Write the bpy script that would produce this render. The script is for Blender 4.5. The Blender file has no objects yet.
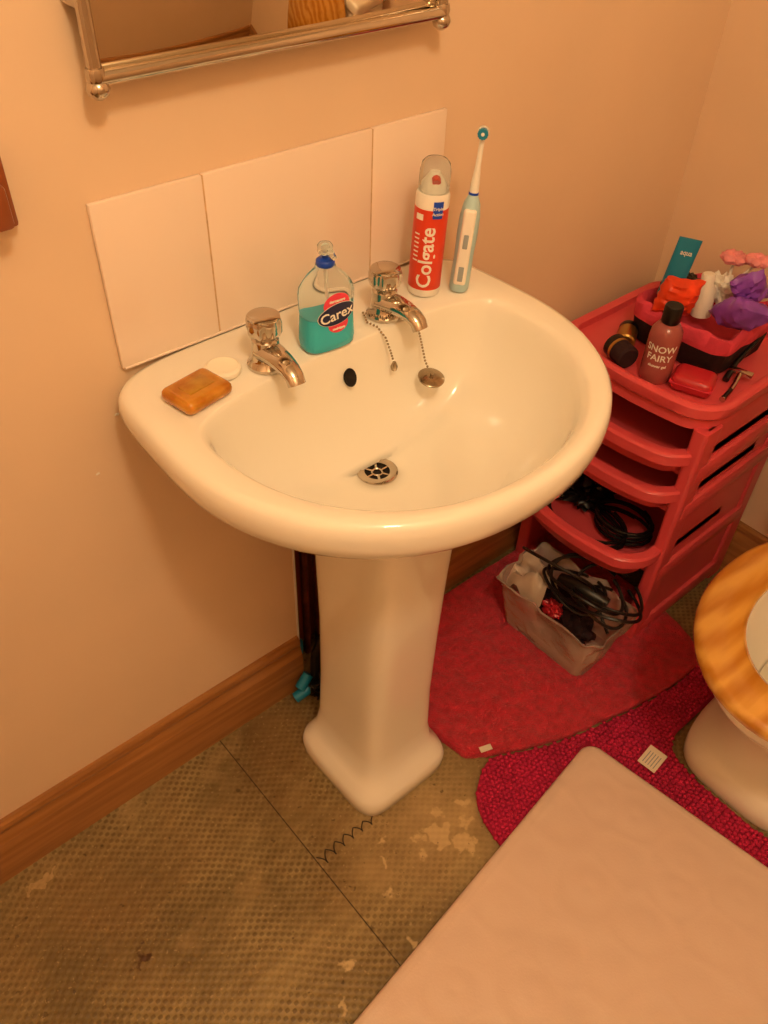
import bpy, bmesh, math, random
from mathutils import Vector, Matrix, noise
random.seed(7)
scene = bpy.context.scene
scene.view_settings.view_transform = 'Standard'
PI = math.pi

# ------------------------------------------------------------ materials
def lin(c):
    return tuple(((v/255)/12.92 if v/255 <= 0.04045 else ((v/255+0.055)/1.055)**2.4) for v in c)

def mat(name, col, rough=0.5, metal=0.0, trans=0.0, ior=1.45, bump=0.0, bscale=50, var=0.0, vscale=6,
        coat=0.0, sss=0.0, alpha=1.0, sheen=0.0, stretch=(1,1,1), col2=None, detail=4, bdist=0.002):
    m = bpy.data.materials.new(name); m.use_nodes = True
    nt = m.node_tree; b = nt.nodes['Principled BSDF']
    c = lin(col)
    b.inputs['Roughness'].default_value = rough
    b.inputs['Metallic'].default_value = metal
    b.inputs['Transmission Weight'].default_value = trans
    b.inputs['IOR'].default_value = ior
    b.inputs['Coat Weight'].default_value = coat
    b.inputs['Sheen Weight'].default_value = sheen
    b.inputs['Alpha'].default_value = alpha
    if sss:
        b.inputs['Subsurface Weight'].default_value = sss
        b.inputs['Subsurface Scale'].default_value = 0.01
    tc = nt.nodes.new('ShaderNodeTexCoord')
    mp = nt.nodes.new('ShaderNodeMapping'); mp.inputs['Scale'].default_value = stretch
    nt.links.new(tc.outputs['Object'], mp.inputs['Vector'])
    n = nt.nodes.new('ShaderNodeTexNoise'); n.inputs['Scale'].default_value = vscale
    n.inputs['Detail'].default_value = detail
    nt.links.new(mp.outputs['Vector'], n.inputs['Vector'])
    r = nt.nodes.new('ShaderNodeValToRGB')
    if col2 is None:
        c1 = tuple(max(0, x*(1-var)) for x in c); c2 = tuple(min(1, x*(1+var)) for x in c)
    else:
        c1 = c; c2 = lin(col2)
    r.color_ramp.elements[0].position = 0.35; r.color_ramp.elements[1].position = 0.65
    r.color_ramp.elements[0].color = (*c1, 1); r.color_ramp.elements[1].color = (*c2, 1)
    nt.links.new(n.outputs['Fac'], r.inputs['Fac'])
    nt.links.new(r.outputs['Color'], b.inputs['Base Color'])
    if bump:
        n2 = nt.nodes.new('ShaderNodeTexNoise'); n2.inputs['Scale'].default_value = bscale
        n2.inputs['Detail'].default_value = 5
        nt.links.new(mp.outputs['Vector'], n2.inputs['Vector'])
        bp = nt.nodes.new('ShaderNodeBump'); bp.inputs['Strength'].default_value = bump
        bp.inputs['Distance'].default_value = bdist
        nt.links.new(n2.outputs['Fac'], bp.inputs['Height'])
        nt.links.new(bp.outputs['Normal'], b.inputs['Normal'])
    return m

WALL = mat('wall_paint', (232,205,175), 0.5, bump=0.15, bscale=35, var=0.03, vscale=3)
CEIL = mat('ceiling_paint', (240,232,215), 0.8, var=0.02)
CERAMIC = mat('white_ceramic', (244,240,228), 0.10, coat=0.6, var=0.01)
TILE = mat('splash_tile', (242,223,206), 0.16, coat=0.4, var=0.015, vscale=3, bump=0.03, bscale=8)
GROUT = mat('grout', (206,172,132), 0.9, var=0.15, vscale=60)
CHROME = mat('chrome', (200,192,180), 0.09, metal=1.0, var=0.02)
DCHROME = mat('aged_chrome', (165,150,128), 0.2, metal=1.0, var=0.15, vscale=80)
MIRROR = mat('mirror_glass', (235,225,205), 0.015, metal=1.0, var=0.005)
DARK = mat('dark_hole', (22,14,10), 0.8, var=0.2)
RED = mat('red_plastic', (222,84,92), 0.28, var=0.05, bump=0.05, bscale=80, sss=0.1)
DRED = mat('dark_red_plastic', (190,40,52), 0.3, var=0.05)
REDMAT = mat('red_towelling', (208,44,66), 0.95, bump=1.0, bscale=320, var=0.16, vscale=60, sheen=0.15, bdist=0.006, detail=8)
MAGENTA = mat('magenta_chenille', (190,32,80), 0.95, bump=0.4, bscale=300, var=0.12, vscale=30)
BLACK = mat('black_plastic', (18,15,15), 0.35, var=0.2)
WHITEP = mat('white_plastic', (240,235,225), 0.3, var=0.02)
TEAL = mat('teal_plastic', (30,130,165), 0.4, var=0.1)
AMBER = mat('amber_soap', (176,108,18), 0.2, col2=(202,142,44), vscale=45, sss=0.35, coat=0.3)
CREAMSOAP = mat('cream_soap', (252,246,228), 0.4, var=0.02)
LIQ = mat('turquoise_liquid', (70,205,225), 0.12, trans=0.2, ior=1.3, var=0.03)
CLEAR = mat('clear_plastic', (236,246,246), 0.06, trans=0.95, ior=1.10, var=0.01)
CLEAR2 = mat('crinkled_clear_plastic', (250,236,224), 0.16, trans=0.72, ior=1.12, var=0.05, vscale=12, bump=0.9, bscale=22, bdist=0.007)
BLUE = mat('blue_plastic', (20,70,190), 0.3, var=0.05)
NAVY = mat('navy_label', (20,24,70), 0.35, var=0.05)
CORAL = mat('coral_label', (225,60,84), 0.35, var=0.1)
PASTERED = mat('toothpaste_red', (216,62,32), 0.3, var=0.05)
BRUSHBLUE = mat('pale_blue_plastic', (176,208,214), 0.3, var=0.03)
GREYRUB = mat('grey_rubber', (150,160,165), 0.5, var=0.05)
COPPER = mat('old_pipe', (120,66,38), 0.45, metal=0.5, var=0.3, vscale=40)
PURPLE = mat('purple_foil', (140,76,190), 0.35, var=0.25, vscale=25)
ORANGE = mat('orange_packet', (225,66,28), 0.35, var=0.2, vscale=25)
PINK = mat('pink_fabric', (214,66,90), 0.85, bump=0.5, bscale=160, var=0.15, vscale=25)
DKFAB = mat('dark_fabric', (40,16,22), 0.8, bump=0.4, bscale=160, var=0.3)
PINKGEL = mat('pink_gel', (162,84,82), 0.2, var=0.05, coat=0.4)
PINKFL = mat('pink_petal', (236,150,158), 0.6, var=0.15, vscale=40)
GOLD = mat('brass_metal', (190,150,80), 0.3, metal=0.9, var=0.1)
TAG = mat('tag_fabric', (238,226,206), 0.8, var=0.03)
BAG = mat('carrier_bag', (226,208,188), 0.3, var=0.08, vscale=20, trans=0.3)
INK = mat('pen_ink', (16,12,26), 0.6, var=0.1)
WATER = mat('toilet_water', (225,222,205), 0.03, var=0.01)

def wood(name, c1, c2, scale=8, stretch=(1,10,10), rough=0.35, coat=0.3, wv=0.7):
    m = bpy.data.materials.new(name); m.use_nodes = True
    nt = m.node_tree; b = nt.nodes['Principled BSDF']
    b.inputs['Roughness'].default_value = rough; b.inputs['Coat Weight'].default_value = coat
    tc = nt.nodes.new('ShaderNodeTexCoord'); mp = nt.nodes.new('ShaderNodeMapping')
    mp.inputs['Scale'].default_value = stretch
    w = nt.nodes.new('ShaderNodeTexWave'); w.wave_type = 'BANDS'; w.bands_direction = 'DIAGONAL'
    w.inputs['Scale'].default_value = scale*0.2; w.inputs['Distortion'].default_value = 7
    w.inputs['Detail'].default_value = 3; w.inputs['Detail Scale'].default_value = 1.2
    n = nt.nodes.new('ShaderNodeTexNoise'); n.inputs['Scale'].default_value = scale*1.2; n.inputs['Detail'].default_value = 6
    mx = nt.nodes.new('ShaderNodeMix'); mx.data_type = 'FLOAT'; mx.inputs[0].default_value = wv
    r = nt.nodes.new('ShaderNodeValToRGB')
    r.color_ramp.elements[0].position = 0.2; r.color_ramp.elements[1].position = 0.75
    r.color_ramp.elements[0].color = (*lin(c1), 1); r.color_ramp.elements[1].color = (*lin(c2), 1)
    L = nt.links.new
    L(tc.outputs['Object'], mp.inputs['Vector']); L(mp.outputs[0], w.inputs['Vector']); L(mp.outputs[0], n.inputs['Vector'])
    L(w.outputs['Fac'], mx.inputs[2]); L(n.outputs['Fac'], mx.inputs[3]); L(mx.outputs[0], r.inputs['Fac'])
    L(r.outputs['Color'], b.inputs['Base Color'])
    return m
PINE = wood('pine_skirting', (146,96,50), (176,122,68), 8, (1,14,14), 0.3)
PINER = wood('pine_skirting_side', (146,96,50), (176,122,68), 8, (14,1,14), 0.3)
SEATW = wood('varnished_pine', (190,124,40), (224,168,76), 9, (1.2,7,7), 0.18, 0.8, 0.45)
DWOOD = wood('red_wood', (120,58,24), (146,76,34), 8, (8,8,1), 0.35)

# floor
def floor_material():
    m = bpy.data.materials.new('old_floor_lino'); m.use_nodes = True
    nt = m.node_tree; b = nt.nodes['Principled BSDF']; L = nt.links.new
    b.inputs['Roughness'].default_value = 0.45
    tc = nt.nodes.new('ShaderNodeTexCoord')
    def math_(op, a, bb=None, c=None):
        n = nt.nodes.new('ShaderNodeMath'); n.operation = op
        for i, v in enumerate((a, bb, c)):
            if v is None: continue
            if isinstance(v, (int, float)): n.inputs[i].default_value = v
            else: L(v, n.inputs[i])
        return n.outputs[0]
    def noise_(s, d=4, vec=None):
        n = nt.nodes.new('ShaderNodeTexNoise'); n.inputs['Scale'].default_value = s; n.inputs['Detail'].default_value = d
        L(vec or tc.outputs['Object'], n.inputs['Vector']); return n
    def rng(x, a, b_, c=0.0, d=1.0):
        n = nt.nodes.new('ShaderNodeMapRange'); n.inputs[1].default_value = a; n.inputs[2].default_value = b_; n.inputs[3].default_value = c; n.inputs[4].default_value = d
        L(x, n.inputs[0]); return n.outputs[0]
    def mix(f, a, c):
        n = nt.nodes.new('ShaderNodeMix'); n.data_type = 'RGBA'
        if isinstance(f, float): n.inputs[0].default_value = f
        else: L(f, n.inputs[0])
        if isinstance(a, tuple): n.inputs[6].default_value = (*a, 1)
        else: L(a, n.inputs[6])
        if isinstance(c, tuple): n.inputs[7].default_value = (*c, 1)
        else: L(c, n.inputs[7])
        return n.outputs[2]
    sx = nt.nodes.new('ShaderNodeSeparateXYZ'); L(tc.outputs['Object'], sx.inputs[0])
    wob = noise_(4, 1)
    X = sx.outputs[0]
    Xw = math_('ADD', X, math_('MULTIPLY', wob.outputs['Fac'], 0.02)); Y = math_('ADD', sx.outputs[1], math_('MULTIPLY', wob.outputs['Fac'], 0.02))
    base = mix(rng(noise_(6, 6).outputs['Fac'], 0.38, 0.62), lin((120,102,64)), lin((162,142,96)))
    k = 2*PI/0.0165
    dx = math_('SINE', math_('MULTIPLY', Xw, k)); dy = math_('SINE', math_('MULTIPLY', Y, k*1.15))
    dots = math_('MULTIPLY', dx, dy)
    amt = rng(noise_(11, 4).outputs['Fac'], 0.3, 0.65, 0.12, 0.68)
    dm = math_('MULTIPLY', rng(dots, 0.0, 0.45), amt)
    c = mix(dm, base, lin((86,66,36)))
    rs = math_('MULTIPLY', math_('ADD', math_('SINE', math_('MULTIPLY', Y, k*0.575)), 1.0), 0.12)
    c = mix(rs, c, lin((94,72,38)))
    c = mix(rng(noise_(3.2, 7).outputs['Fac'], 0.50, 0.68, 0.0, 0.6), c, lin((116,84,44)))
    c = mix(rng(noise_(9, 8).outputs['Fac'], 0.58, 0.72, 0.0, 0.45), c, lin((180,154,106)))
    jl = math_('LESS_THAN', math_('ABSOLUTE', math_('SUBTRACT', X, 0.357)), 0.0009)
    c = mix(jl, c, lin((48,32,18)))
    wn = noise_(45, 6)
    vs = nt.nodes.new('ShaderNodeVectorMath'); vs.operation = 'SUBTRACT'; L(wn.outputs['Color'], vs.inputs[0]); vs.inputs[1].default_value = (0.5, 0.5, 0.5)
    vm = nt.nodes.new('ShaderNodeVectorMath'); vm.operation = 'SCALE'; L(vs.outputs[0], vm.inputs[0]); vm.inputs['Scale'].default_value = 0.07
    va = nt.nodes.new('ShaderNodeVectorMath'); va.operation = 'ADD'; L(tc.outputs['Object'], va.inputs[0]); L(vm.outputs[0], va.inputs[1])
    flat = nt.nodes.new('ShaderNodeVectorMath'); flat.operation = 'MULTIPLY'; L(va.outputs[0], flat.inputs[0]); flat.inputs[1].default_value = (1, 1, 0)
    def patch(px, py, r):
        d = nt.nodes.new('ShaderNodeVectorMath'); d.operation = 'DISTANCE'; L(flat.outputs[0], d.inputs[0]); d.inputs[1].default_value = (px, py, 0)
        mr = nt.nodes.new('ShaderNodeMapRange'); mr.inputs[1].default_value = r; mr.inputs[2].default_value = r-0.005
        L(d.outputs['Value'], mr.inputs[0]); return mr.outputs[0]
    acc = None
    for p in [(0.55,-0.42,0.024),(0.575,-0.462,0.021),(0.52,-0.40,0.011),(0.505,-0.43,0.009),(0.60,-0.43,0.011),(0.295,-0.48,0.010),
              (0.42,-0.44,0.007),(0.62,-0.40,0.014),(0.47,-0.36,0.008),(0.39,-0.52,0.008),(0.44,-0.385,0.007),(0.575,-0.385,0.012),(0.25,-0.52,0.009),(0.34,-0.56,0.007)]:
        o = patch(*p); acc = o if acc is None else math_('MAXIMUM', acc, o)
    c = mix(math_('MULTIPLY', acc, 0.75), c, lin((214,190,142)))
    mpS = nt.nodes.new('ShaderNodeMapping'); mpS.vector_type = 'TEXTURE'; mpS.inputs['Location'].default_value = (-0.012,-0.055,0); mpS.inputs['Rotation'].default_value = (0,0,0.35); mpS.inputs['Scale'].default_value = (0.03,0.006,1)
    L(va.outputs[0], mpS.inputs[0])
    ln = nt.nodes.new('ShaderNodeVectorMath'); ln.operation = 'LENGTH'; L(mpS.outputs[0], ln.inputs[0])
    c = mix(math_('MULTIPLY', math_('LESS_THAN', ln.outputs['Value'], 1.0), 0.5), c, lin((200,170,120)))
    dd = nt.nodes.new('ShaderNodeVectorMath'); dd.operation = 'DISTANCE'; L(flat.outputs[0], dd.inputs[0]); dd.inputs[1].default_value = (0.56,-0.39,0)
    mrd = nt.nodes.new('ShaderNodeMapRange'); mrd.inputs[1].default_value = 0.19; mrd.inputs[2].default_value = 0.05; mrd.inputs[4].default_value = 0.9
    L(dd.outputs['Value'], mrd.inputs[0])
    c = mix(math_('MULTIPLY', mrd.outputs[0], noise_(20, 5).outputs['Fac']), c, lin((196,170,122)))
    dk = math_('MAXIMUM', patch(0.057, -0.267, 0.0135), patch(0.066, -0.26, 0.008))
    c = mix(math_('MULTIPLY', dk, 0.85), c, lin((64,28,14)))
    sc = noise_(140, 2).outputs['Fac']
    c = mix(math_('MULTIPLY', math_('GREATER_THAN', sc, 0.67), 0.4), c, lin((186,164,116)))
    sc2 = noise_(60, 3).outputs['Fac']
    c = mix(math_('MULTIPLY', math_('GREATER_THAN', sc2, 0.69), 0.6), c, lin((60,40,24)))
    L(c, b.inputs['Base Color'])
    bp = nt.nodes.new('ShaderNodeBump'); bp.inputs['Strength'].default_value = 0.5; bp.inputs['Distance'].default_value = 0.001
    L(dots, bp.inputs['Height']); L(bp.outputs[0], b.inputs['Normal'])
    return m
FLOOR = floor_material()

def shower_mat_material():
    m = bpy.data.materials.new('embossed_mat'); m.use_nodes = True
    nt = m.node_tree; b = nt.nodes['Principled BSDF']; L = nt.links.new
    b.inputs['Roughness'].default_value = 0.42
    tc = nt.nodes.new('ShaderNodeTexCoord')
    v = nt.nodes.new('ShaderNodeTexVoronoi'); v.inputs['Scale'].default_value = 11; v.inputs['Randomness'].default_value = 0.45
    v.feature = 'SMOOTH_F1'; v.inputs['Smoothness'].default_value = 0.25
    L(tc.outputs['Object'], v.inputs['Vector'])
    n = nt.nodes.new('ShaderNodeTexNoise'); n.inputs['Scale'].default_value = 7
    L(tc.outputs['Object'], n.inputs['Vector'])
    cr = nt.nodes.new('ShaderNodeValToRGB')
    cr.color_ramp.elements[0].color = (*lin((220,194,178)),1); cr.color_ramp.elements[1].color = (*lin((230,206,190)),1)
    L(n.outputs['Fac'], cr.inputs[0]); L(cr.outputs[0], b.inputs['Base Color'])
    sn = nt.nodes.new('ShaderNodeMath'); sn.operation = 'SINE'
    ml = nt.nodes.new('ShaderNodeMath'); ml.operation = 'MULTIPLY'; ml.inputs[1].default_value = 11
    L(v.outputs['Distance'], ml.inputs[0]); L(ml.outputs[0], sn.inputs[0])
    bp = nt.nodes.new('ShaderNodeBump'); bp.inputs['Strength'].default_value = 0.15; bp.inputs['Distance'].default_value = 0.004
    L(sn.outputs[0], bp.inputs['Height'])
    n3 = nt.nodes.new('ShaderNodeTexNoise'); n3.inputs['Scale'].default_value = 350; L(tc.outputs['Object'], n3.inputs['Vector'])
    bp2 = nt.nodes.new('ShaderNodeBump'); bp2.inputs['Strength'].default_value = 0.2; bp2.inputs['Distance'].default_value = 0.001
    L(n3.outputs['Fac'], bp2.inputs['Height']); L(bp.outputs[0], bp2.inputs['Normal']); L(bp2.outputs[0], b.inputs['Normal'])
    return m
EMBOSS = shower_mat_material()

def emis(name, col, s):
    m = bpy.data.materials.new(name); m.use_nodes = True
    b = m.node_tree.nodes['Principled BSDF']
    b.inputs['Base Color'].default_value = (*lin(col), 1)
    b.inputs['Emission Color'].default_value = (*lin(col), 1); b.inputs['Emission Strength'].default_value = s
    return m
GLOW = emis('lamp_glass', (255,220,170), 3)

# ------------------------------------------------------------ mesh builder
class MB:
    def __init__(s): s.v = []; s.f = []; s.m = []; s.mats = []
    def mi(s, mt):
        if mt not in s.mats: s.mats.append(mt)
        return s.mats.index(mt)
    def add(s, verts, faces, mt, M=None):
        o = len(s.v); k = s.mi(mt)
        for p in verts:
            p = Vector(p)
            s.v.append(tuple(M @ p) if M is not None else tuple(p))
        for f in faces: s.f.append(tuple(i+o for i in f)); s.m.append(k)
    def loft(s, rings, mt, cap0=True, cap1=True, M=None, closed=True):
        n = len(rings[0]); vs = [p for r in rings for p in r]; fs = []; ml = mt if isinstance(mt, list) else None
        o = len(s.v)
        for p in vs:
            p = Vector(p); s.v.append(tuple(M @ p) if M is not None else tuple(p))
        for i in range(len(rings)-1):
            k = s.mi(ml[i] if ml else mt)
            for j in range(n if closed else n-1):
                a = i*n+j; b = i*n+(j+1) % n
                s.f.append((o+a, o+b, o+b+n, o+a+n)); s.m.append(k)
        if cap0: s.f.append(tuple(o+j for j in reversed(range(n)))); s.m.append(s.mi(ml[0] if ml else mt))
        if cap1: s.f.append(tuple(o+(len(rings)-1)*n+j for j in range(n))); s.m.append(s.mi(ml[-1] if ml else mt))
    def lathe(s, prof, mt, seg=32, M=None, lobes=0, lamp=0.0, sxy=(1,1)):
        rings = []
        for (r, z) in prof:
            ring = []
            for j in range(seg):
                t = 2*PI*j/seg
                rr = r*(1+lamp*math.cos(lobes*t)) if lobes else r
                ring.append((rr*math.cos(t)*sxy[0], rr*math.sin(t)*sxy[1], z))
            rings.append(ring)
        s.loft(rings, mt, True, True, M)
    def tube(s, pts, r, mt, seg=10, M=None, cap=True, flat=None):
        pts = [Vector(p) for p in pts]; n = len(pts)
        rs = r if isinstance(r, (list, tuple)) else [r]*n
        t0 = (pts[1]-pts[0]).normalized()
        up = Vector((0,0,1)) if abs(t0.z) < 0.9 else Vector((1,0,0))
        nrm = (up - up.dot(t0)*t0).normalized(); rings = []
        for i, p in enumerate(pts):
            t = (pts[min(i+1, n-1)]-pts[max(i-1, 0)]).normalized()
            nrm = (nrm - nrm.dot(t)*t).normalized(); bn = t.cross(nrm)
            fx = flat or (1, 1)
            rings.append([p + rs[i]*(fx[1]*math.cos(2*PI*j/seg)*nrm + fx[0]*math.sin(2*PI*j/seg)*bn) for j in range(seg)])
        s.loft(rings, mt, cap, cap, M)
    def box(s, lo, hi, mt, bev=0.0, seg=2, M=None):
        bm = bmesh.new(); bmesh.ops.create_cube(bm, size=1)
        c = [(lo[i]+hi[i])/2 for i in range(3)]; d = [hi[i]-lo[i] for i in range(3)]
        for v in bm.verts: v.co = Vector([c[i]+v.co[i]*d[i] for i in range(3)])
        if bev: bmesh.ops.bevel(bm, geom=bm.edges[:], offset=bev, segments=seg, affect='EDGES', profile=0.5)
        bm.verts.index_update()
        s.add([v.co.copy() for v in bm.verts], [[v.index for v in f.verts] for f in bm.faces], mt, M); bm.free()
    def blob(s, c, sc, mt, seed=0, amp=0.25, freq=2.0, sub=4, M=None):
        bm = bmesh.new(); bmesh.ops.create_icosphere(bm, subdivisions=sub, radius=1)
        vs = []
        for v in bm.verts:
            q = v.co*freq + Vector((seed*7.3, seed*3.1, seed*1.7))
            k = 1 + amp*(0.8*noise.noise(q) + 0.5*noise.noise(q*2.1+Vector((3,1,2))) - 0.35*abs(noise.noise(q*1.6)))
            vs.append(Vector((v.co.x*k*sc[0]+c[0], v.co.y*k*sc[1]+c[1], v.co.z*k*sc[2]+c[2])))
        bm.verts.index_update()
        s.add(vs, [[v.index for v in f.verts] for f in bm.faces], mt, M); bm.free()
    def build(s, name, angle=40, sub=0, loc=None):
        me = bpy.data.meshes.new(name); me.from_pydata(s.v, [], s.f); 
        for m_ in s.mats: me.materials.append(m_)
        for i, p in enumerate(me.polygons): p.material_index = s.m[i]; p.use_smooth = True
        me.update(); me.validate()
        bm = bmesh.new(); bm.from_mesh(me); bmesh.ops.recalc_face_normals(bm, faces=bm.faces[:]); bm.to_mesh(me); bm.free()
        if angle < 180: me.set_sharp_from_angle(angle=math.radians(angle))
        ob = bpy.data.objects.new(name, me); scene.collection.objects.link(ob)
        if sub:
            md = ob.modifiers.new('sub', 'SUBSURF'); md.levels = sub; md.render_levels = sub
        return ob

def text_geo(body, size, bold=0.0):
    cu = bpy.data.curves.new('t', 'FONT'); cu.body = body; cu.size = size; cu.align_x = 'CENTER'; cu.align_y = 'CENTER'
    cu.offset = bold; cu.resolution_u = 3
    ob = bpy.data.objects.new('t', cu); scene.collection.objects.link(ob)
    dg = bpy.context.evaluated_depsgraph_get(); dg.update()
    me = bpy.data.meshes.new_from_object(ob.evaluated_get(dg))
    bm = bmesh.new(); bm.from_mesh(me)
    for _ in range(4):
        le = [e for e in bm.edges if e.calc_length() > size*0.14]
        if not le: break
        bmesh.ops.subdivide_edges(bm, edges=le, cuts=1)
        bmesh.ops.triangulate(bm, faces=[f_ for f_ in bm.faces if len(f_.verts) > 3])
    bm.verts.index_update()
    v = [tuple(p.co) for p in bm.verts]; f = [tuple(q.index for q in p.verts) for p in bm.faces]; bm.free()
    bpy.data.objects.remove(ob); bpy.data.meshes.remove(me); bpy.data.curves.remove(cu)
    return v, f

def rrect(cx, cy, hx, hy, r, z, n=8, bow=0.0):
    pts = []
    for (sx, sy, a0) in ((1,1,0),(-1,1,90),(-1,-1,180),(1,-1,270)):
        for k in range(n+1):
            a = math.radians(a0+90*k/n)
            pts.append([cx+sx*(hx-r)+r*math.cos(a), cy+sy*(hy-r)+r*math.sin(a), z])
    out = []
    N = len(pts)
    for i in range(N):
        a = pts[i]; b = pts[(i+1) % N]; out.append(a)
        if (i+1) % (n+1) == 0:
            for q in range(1, 8): out.append([a[j]+(b[j]-a[j])*q/8 for j in range(3)])
    if bow:
        for p in out:
            if p[0] < cx: p[0] -= bow*(1-((p[1]-cy)/hy)**2)*min(1, (cx-p[0])/(hx*0.6))
    return [tuple(p) for p in out]
def R(axis, deg): return Matrix.Rotation(math.radians(deg), 4, axis)
def T(x, y, z): return Matrix.Translation((x, y, z))

# ------------------------------------------------------------ room
XL, XR, YF, H = -0.75, 1.51, -1.55, 2.35
def simple_box(name, lo, hi, mt, bev=0):
    b = MB(); b.box(lo, hi, mt, bev); return b.build(name, 30)
simple_box('floor', (XL-0.1, YF-0.1, -0.1), (XR+0.1, 0.16, 0.0), FLOOR)
simple_box('ceiling', (XL-0.1, YF-0.1, H), (XR+0.1, 0.16, H+0.08), CEIL)
rx0, rx1, rz = 0.558, 0.70, 0.66
b = MB()
b.box((XL-0.1, 0, 0), (rx0, 0.1, H), WALL); b.box((rx1, 0, 0), (XR+0.1, 0.1, H), WALL); b.box((rx0, 0, rz), (rx1, 0.1, H), WALL)
b.box((rx0, 0.075, 0), (rx1, 0.1, rz), DWOOD)
b.box((rx0-0.0005, -0.0015, 0.0), (rx0+0.0035, 0.02, rz-0.1), WHITEP)
# small raised plaster chips
for (x_, z_, r_) in ((0.312,0.775,0.0035),(0.27,0.70,0.003),(0.318,0.768,0.002)):
    b.blob((x_,-0.0003,z_),(r_,0.0008,r_*0.6), WHITEP, int(x_*1000), 0.5, 2, 2)
b.build('wall_back', 30)
simple_box('wall_right', (XR, YF-0.1, 0), (XR+0.1, -0.0, H), WALL)
simple_box('wall_left', (XL-0.1, YF-0.1, 0), (XL, -0.0, H), WALL)
simple_box('wall_front', (XL, YF-0.1, 0), (XR, YF, H), WALL)
prof = [(0,0),(0.018,0),(0.018,0.085),(0.0165,0.092),(0.0165,0.098),(0.012,0.108),(0.010,0.118),(0.0115,0.126),(0.010,0.134),(0.006,0.14),(0,0.14)]
def skirting(name, p0, p1, inward, mt):
    b = MB(); iv = Vector(inward)
    r0 = [Vector(p0)+iv*a+Vector((0,0,z)) for a, z in prof]; r1 = [Vector(p1)+iv*a+Vector((0,0,z)) for a, z in prof]
    b.loft([r0, r1], mt); b.build(name, 20)
skirting('baseboard_back', (XL, 0, 0), (rx0-0.002, 0, 0), (0,-1,0), PINE)
skirting('baseboard_back.001', (rx1, 0, 0), (XR-0.018, 0, 0), (0,-1,0), PINE)
skirting('baseboard_right', (XR, YF, 0), (XR, 0, 0), (-1,0,0), PINER)
skirting('baseboard_left', (XL, YF, 0), (XL, -0.018, 0), (1,0,0), PINER)
skirting('baseboard_front', (XL+0.018, YF, 0), (XR-0.018, YF, 0), (0,1,0), PINE)
b = MB()
for px, rr in ((0.585, 0.0075), (0.612, 0.0075), (0.65, 0.016)):
    b.tube([(px, 0.045, 0), (px, 0.045, 0.60)], rr, COPPER, 12)
b.lathe([(0.013,0),(0.013,0.03),(0.009,0.035)], TEAL, 12, T(0.585,0.045,0.02))
b.build('water_pipes')
b = MB()
b.tube([(0.518,-0.04,0.014),(0.540,-0.045,0.024),(0.57,-0.035,0.03)], 0.011, TEAL, 10)
b.tube([(0.530,-0.04,0.035),(0.555,-0.035,0.055)], 0.011, TEAL, 10)
b.blob((0.582,-0.055,0.030), (0.036,0.026,0.034), BLACK, 3, 0.6, 2.5)
b.tube([(0.56,-0.05,0.02),(0.58,-0.03,0.09),(0.60,-0.03,0.13)], 0.012, BLACK, 8)
b.build('isolation_valve')

# ------------------------------------------------------------ basin
CX = 0.578; N = 96
def outline(af, bf, ab, bb, yc, n):
    pts = []
    for j in range(N):
        t = 2*PI*j/N; c, s_ = math.cos(t), math.sin(t)
        if s_ <= 0:
            m_ = 2.15
            pts.append((math.copysign(abs(c)**(2/m_), c)*af, yc + bf*math.copysign(abs(s_)**(2/m_), s_)))
        else:
            e = n
            pts.append((math.copysign(abs(c)**(2/(2.15+(e-2.15)*min(1, s_*2.5))), c)*ab, yc + bb*abs(s_)**(2/(2.15+(e-2.15)*min(1, s_*2.5)))))
    return pts
OUT = outline(0.289, 0.282, 0.289, 0.179, -0.18, 6.0)
INN = outline(0.241, 0.239, 0.241, 0.070, -0.195, 3.2)
def sc(pl, k, c, z, ky=None):
    ky = ky if ky is not None else k
    return [(CX+c[0]+(x-c[0])*k, c[1]+(y-c[1])*ky, z) for x, y in pl]
b = MB(); oc = (0,-0.19); dc = (0,-0.19)
rings = [sc(OUT,0.30,oc,0.636), sc(OUT,0.36,oc,0.648), sc(OUT,0.52,oc,0.683), sc(OUT,0.72,oc,0.728), sc(OUT,0.88,oc,0.762),
         sc(OUT,0.955,oc,0.779), sc(OUT,0.985,oc,0.790), sc(OUT,0.998,oc,0.804), sc(OUT,1.0,oc,0.817), sc(OUT,0.993,oc,0.828), sc(OUT,0.975,oc,0.834), 
         sc(OUT,0.95,oc,0.8355)]
def lerp(A, B, t): return [tuple(a[i]+(c[i]-a[i])*t for i in range(3)) for a, c in zip(A, B)]
I0 = sc(INN,1.035,dc,0.8340)
rings += [lerp(rings[-1], I0, 0.5), I0, sc(INN,1.015,dc,0.8315), sc(INN,0.998,dc,0.8265), sc(INN,0.983,dc,0.818), sc(INN,0.970,dc,0.806), sc(INN,0.95,dc,0.788), sc(INN,0.91,dc,0.762), sc(INN,0.83,dc,0.732),
          sc(INN,0.70,dc,0.705), sc(INN,0.54,dc,0.686), sc(INN,0.36,dc,0.674), sc(INN,0.2,dc,0.668), ]
circ = lambda r, z: [(CX+r*math.cos(2*PI*j/N), -0.19+r*math.sin(2*PI*j/N), z) for j in range(N)]
rings += [circ(0.026,0.6655), circ(0.0235,0.662)]
b.loft(rings, CERAMIC)
basin = b.build('basin', 180)
b = MB()
def pring(w, yf, yb, z, n=4.0, ox=-0.006):
    hy = (yf-yb)/2; cy = (yf+yb)/2; pts = []
    for j in range(64):
        t = 2*PI*j/64; c, s_ = math.cos(t), math.sin(t)
        pts.append((0.580+ox+math.copysign(abs(c)**(2/n), c)*w, cy+math.copysign(abs(s_)**(2/n), s_)*abs(hy), z))
    return pts
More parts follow.
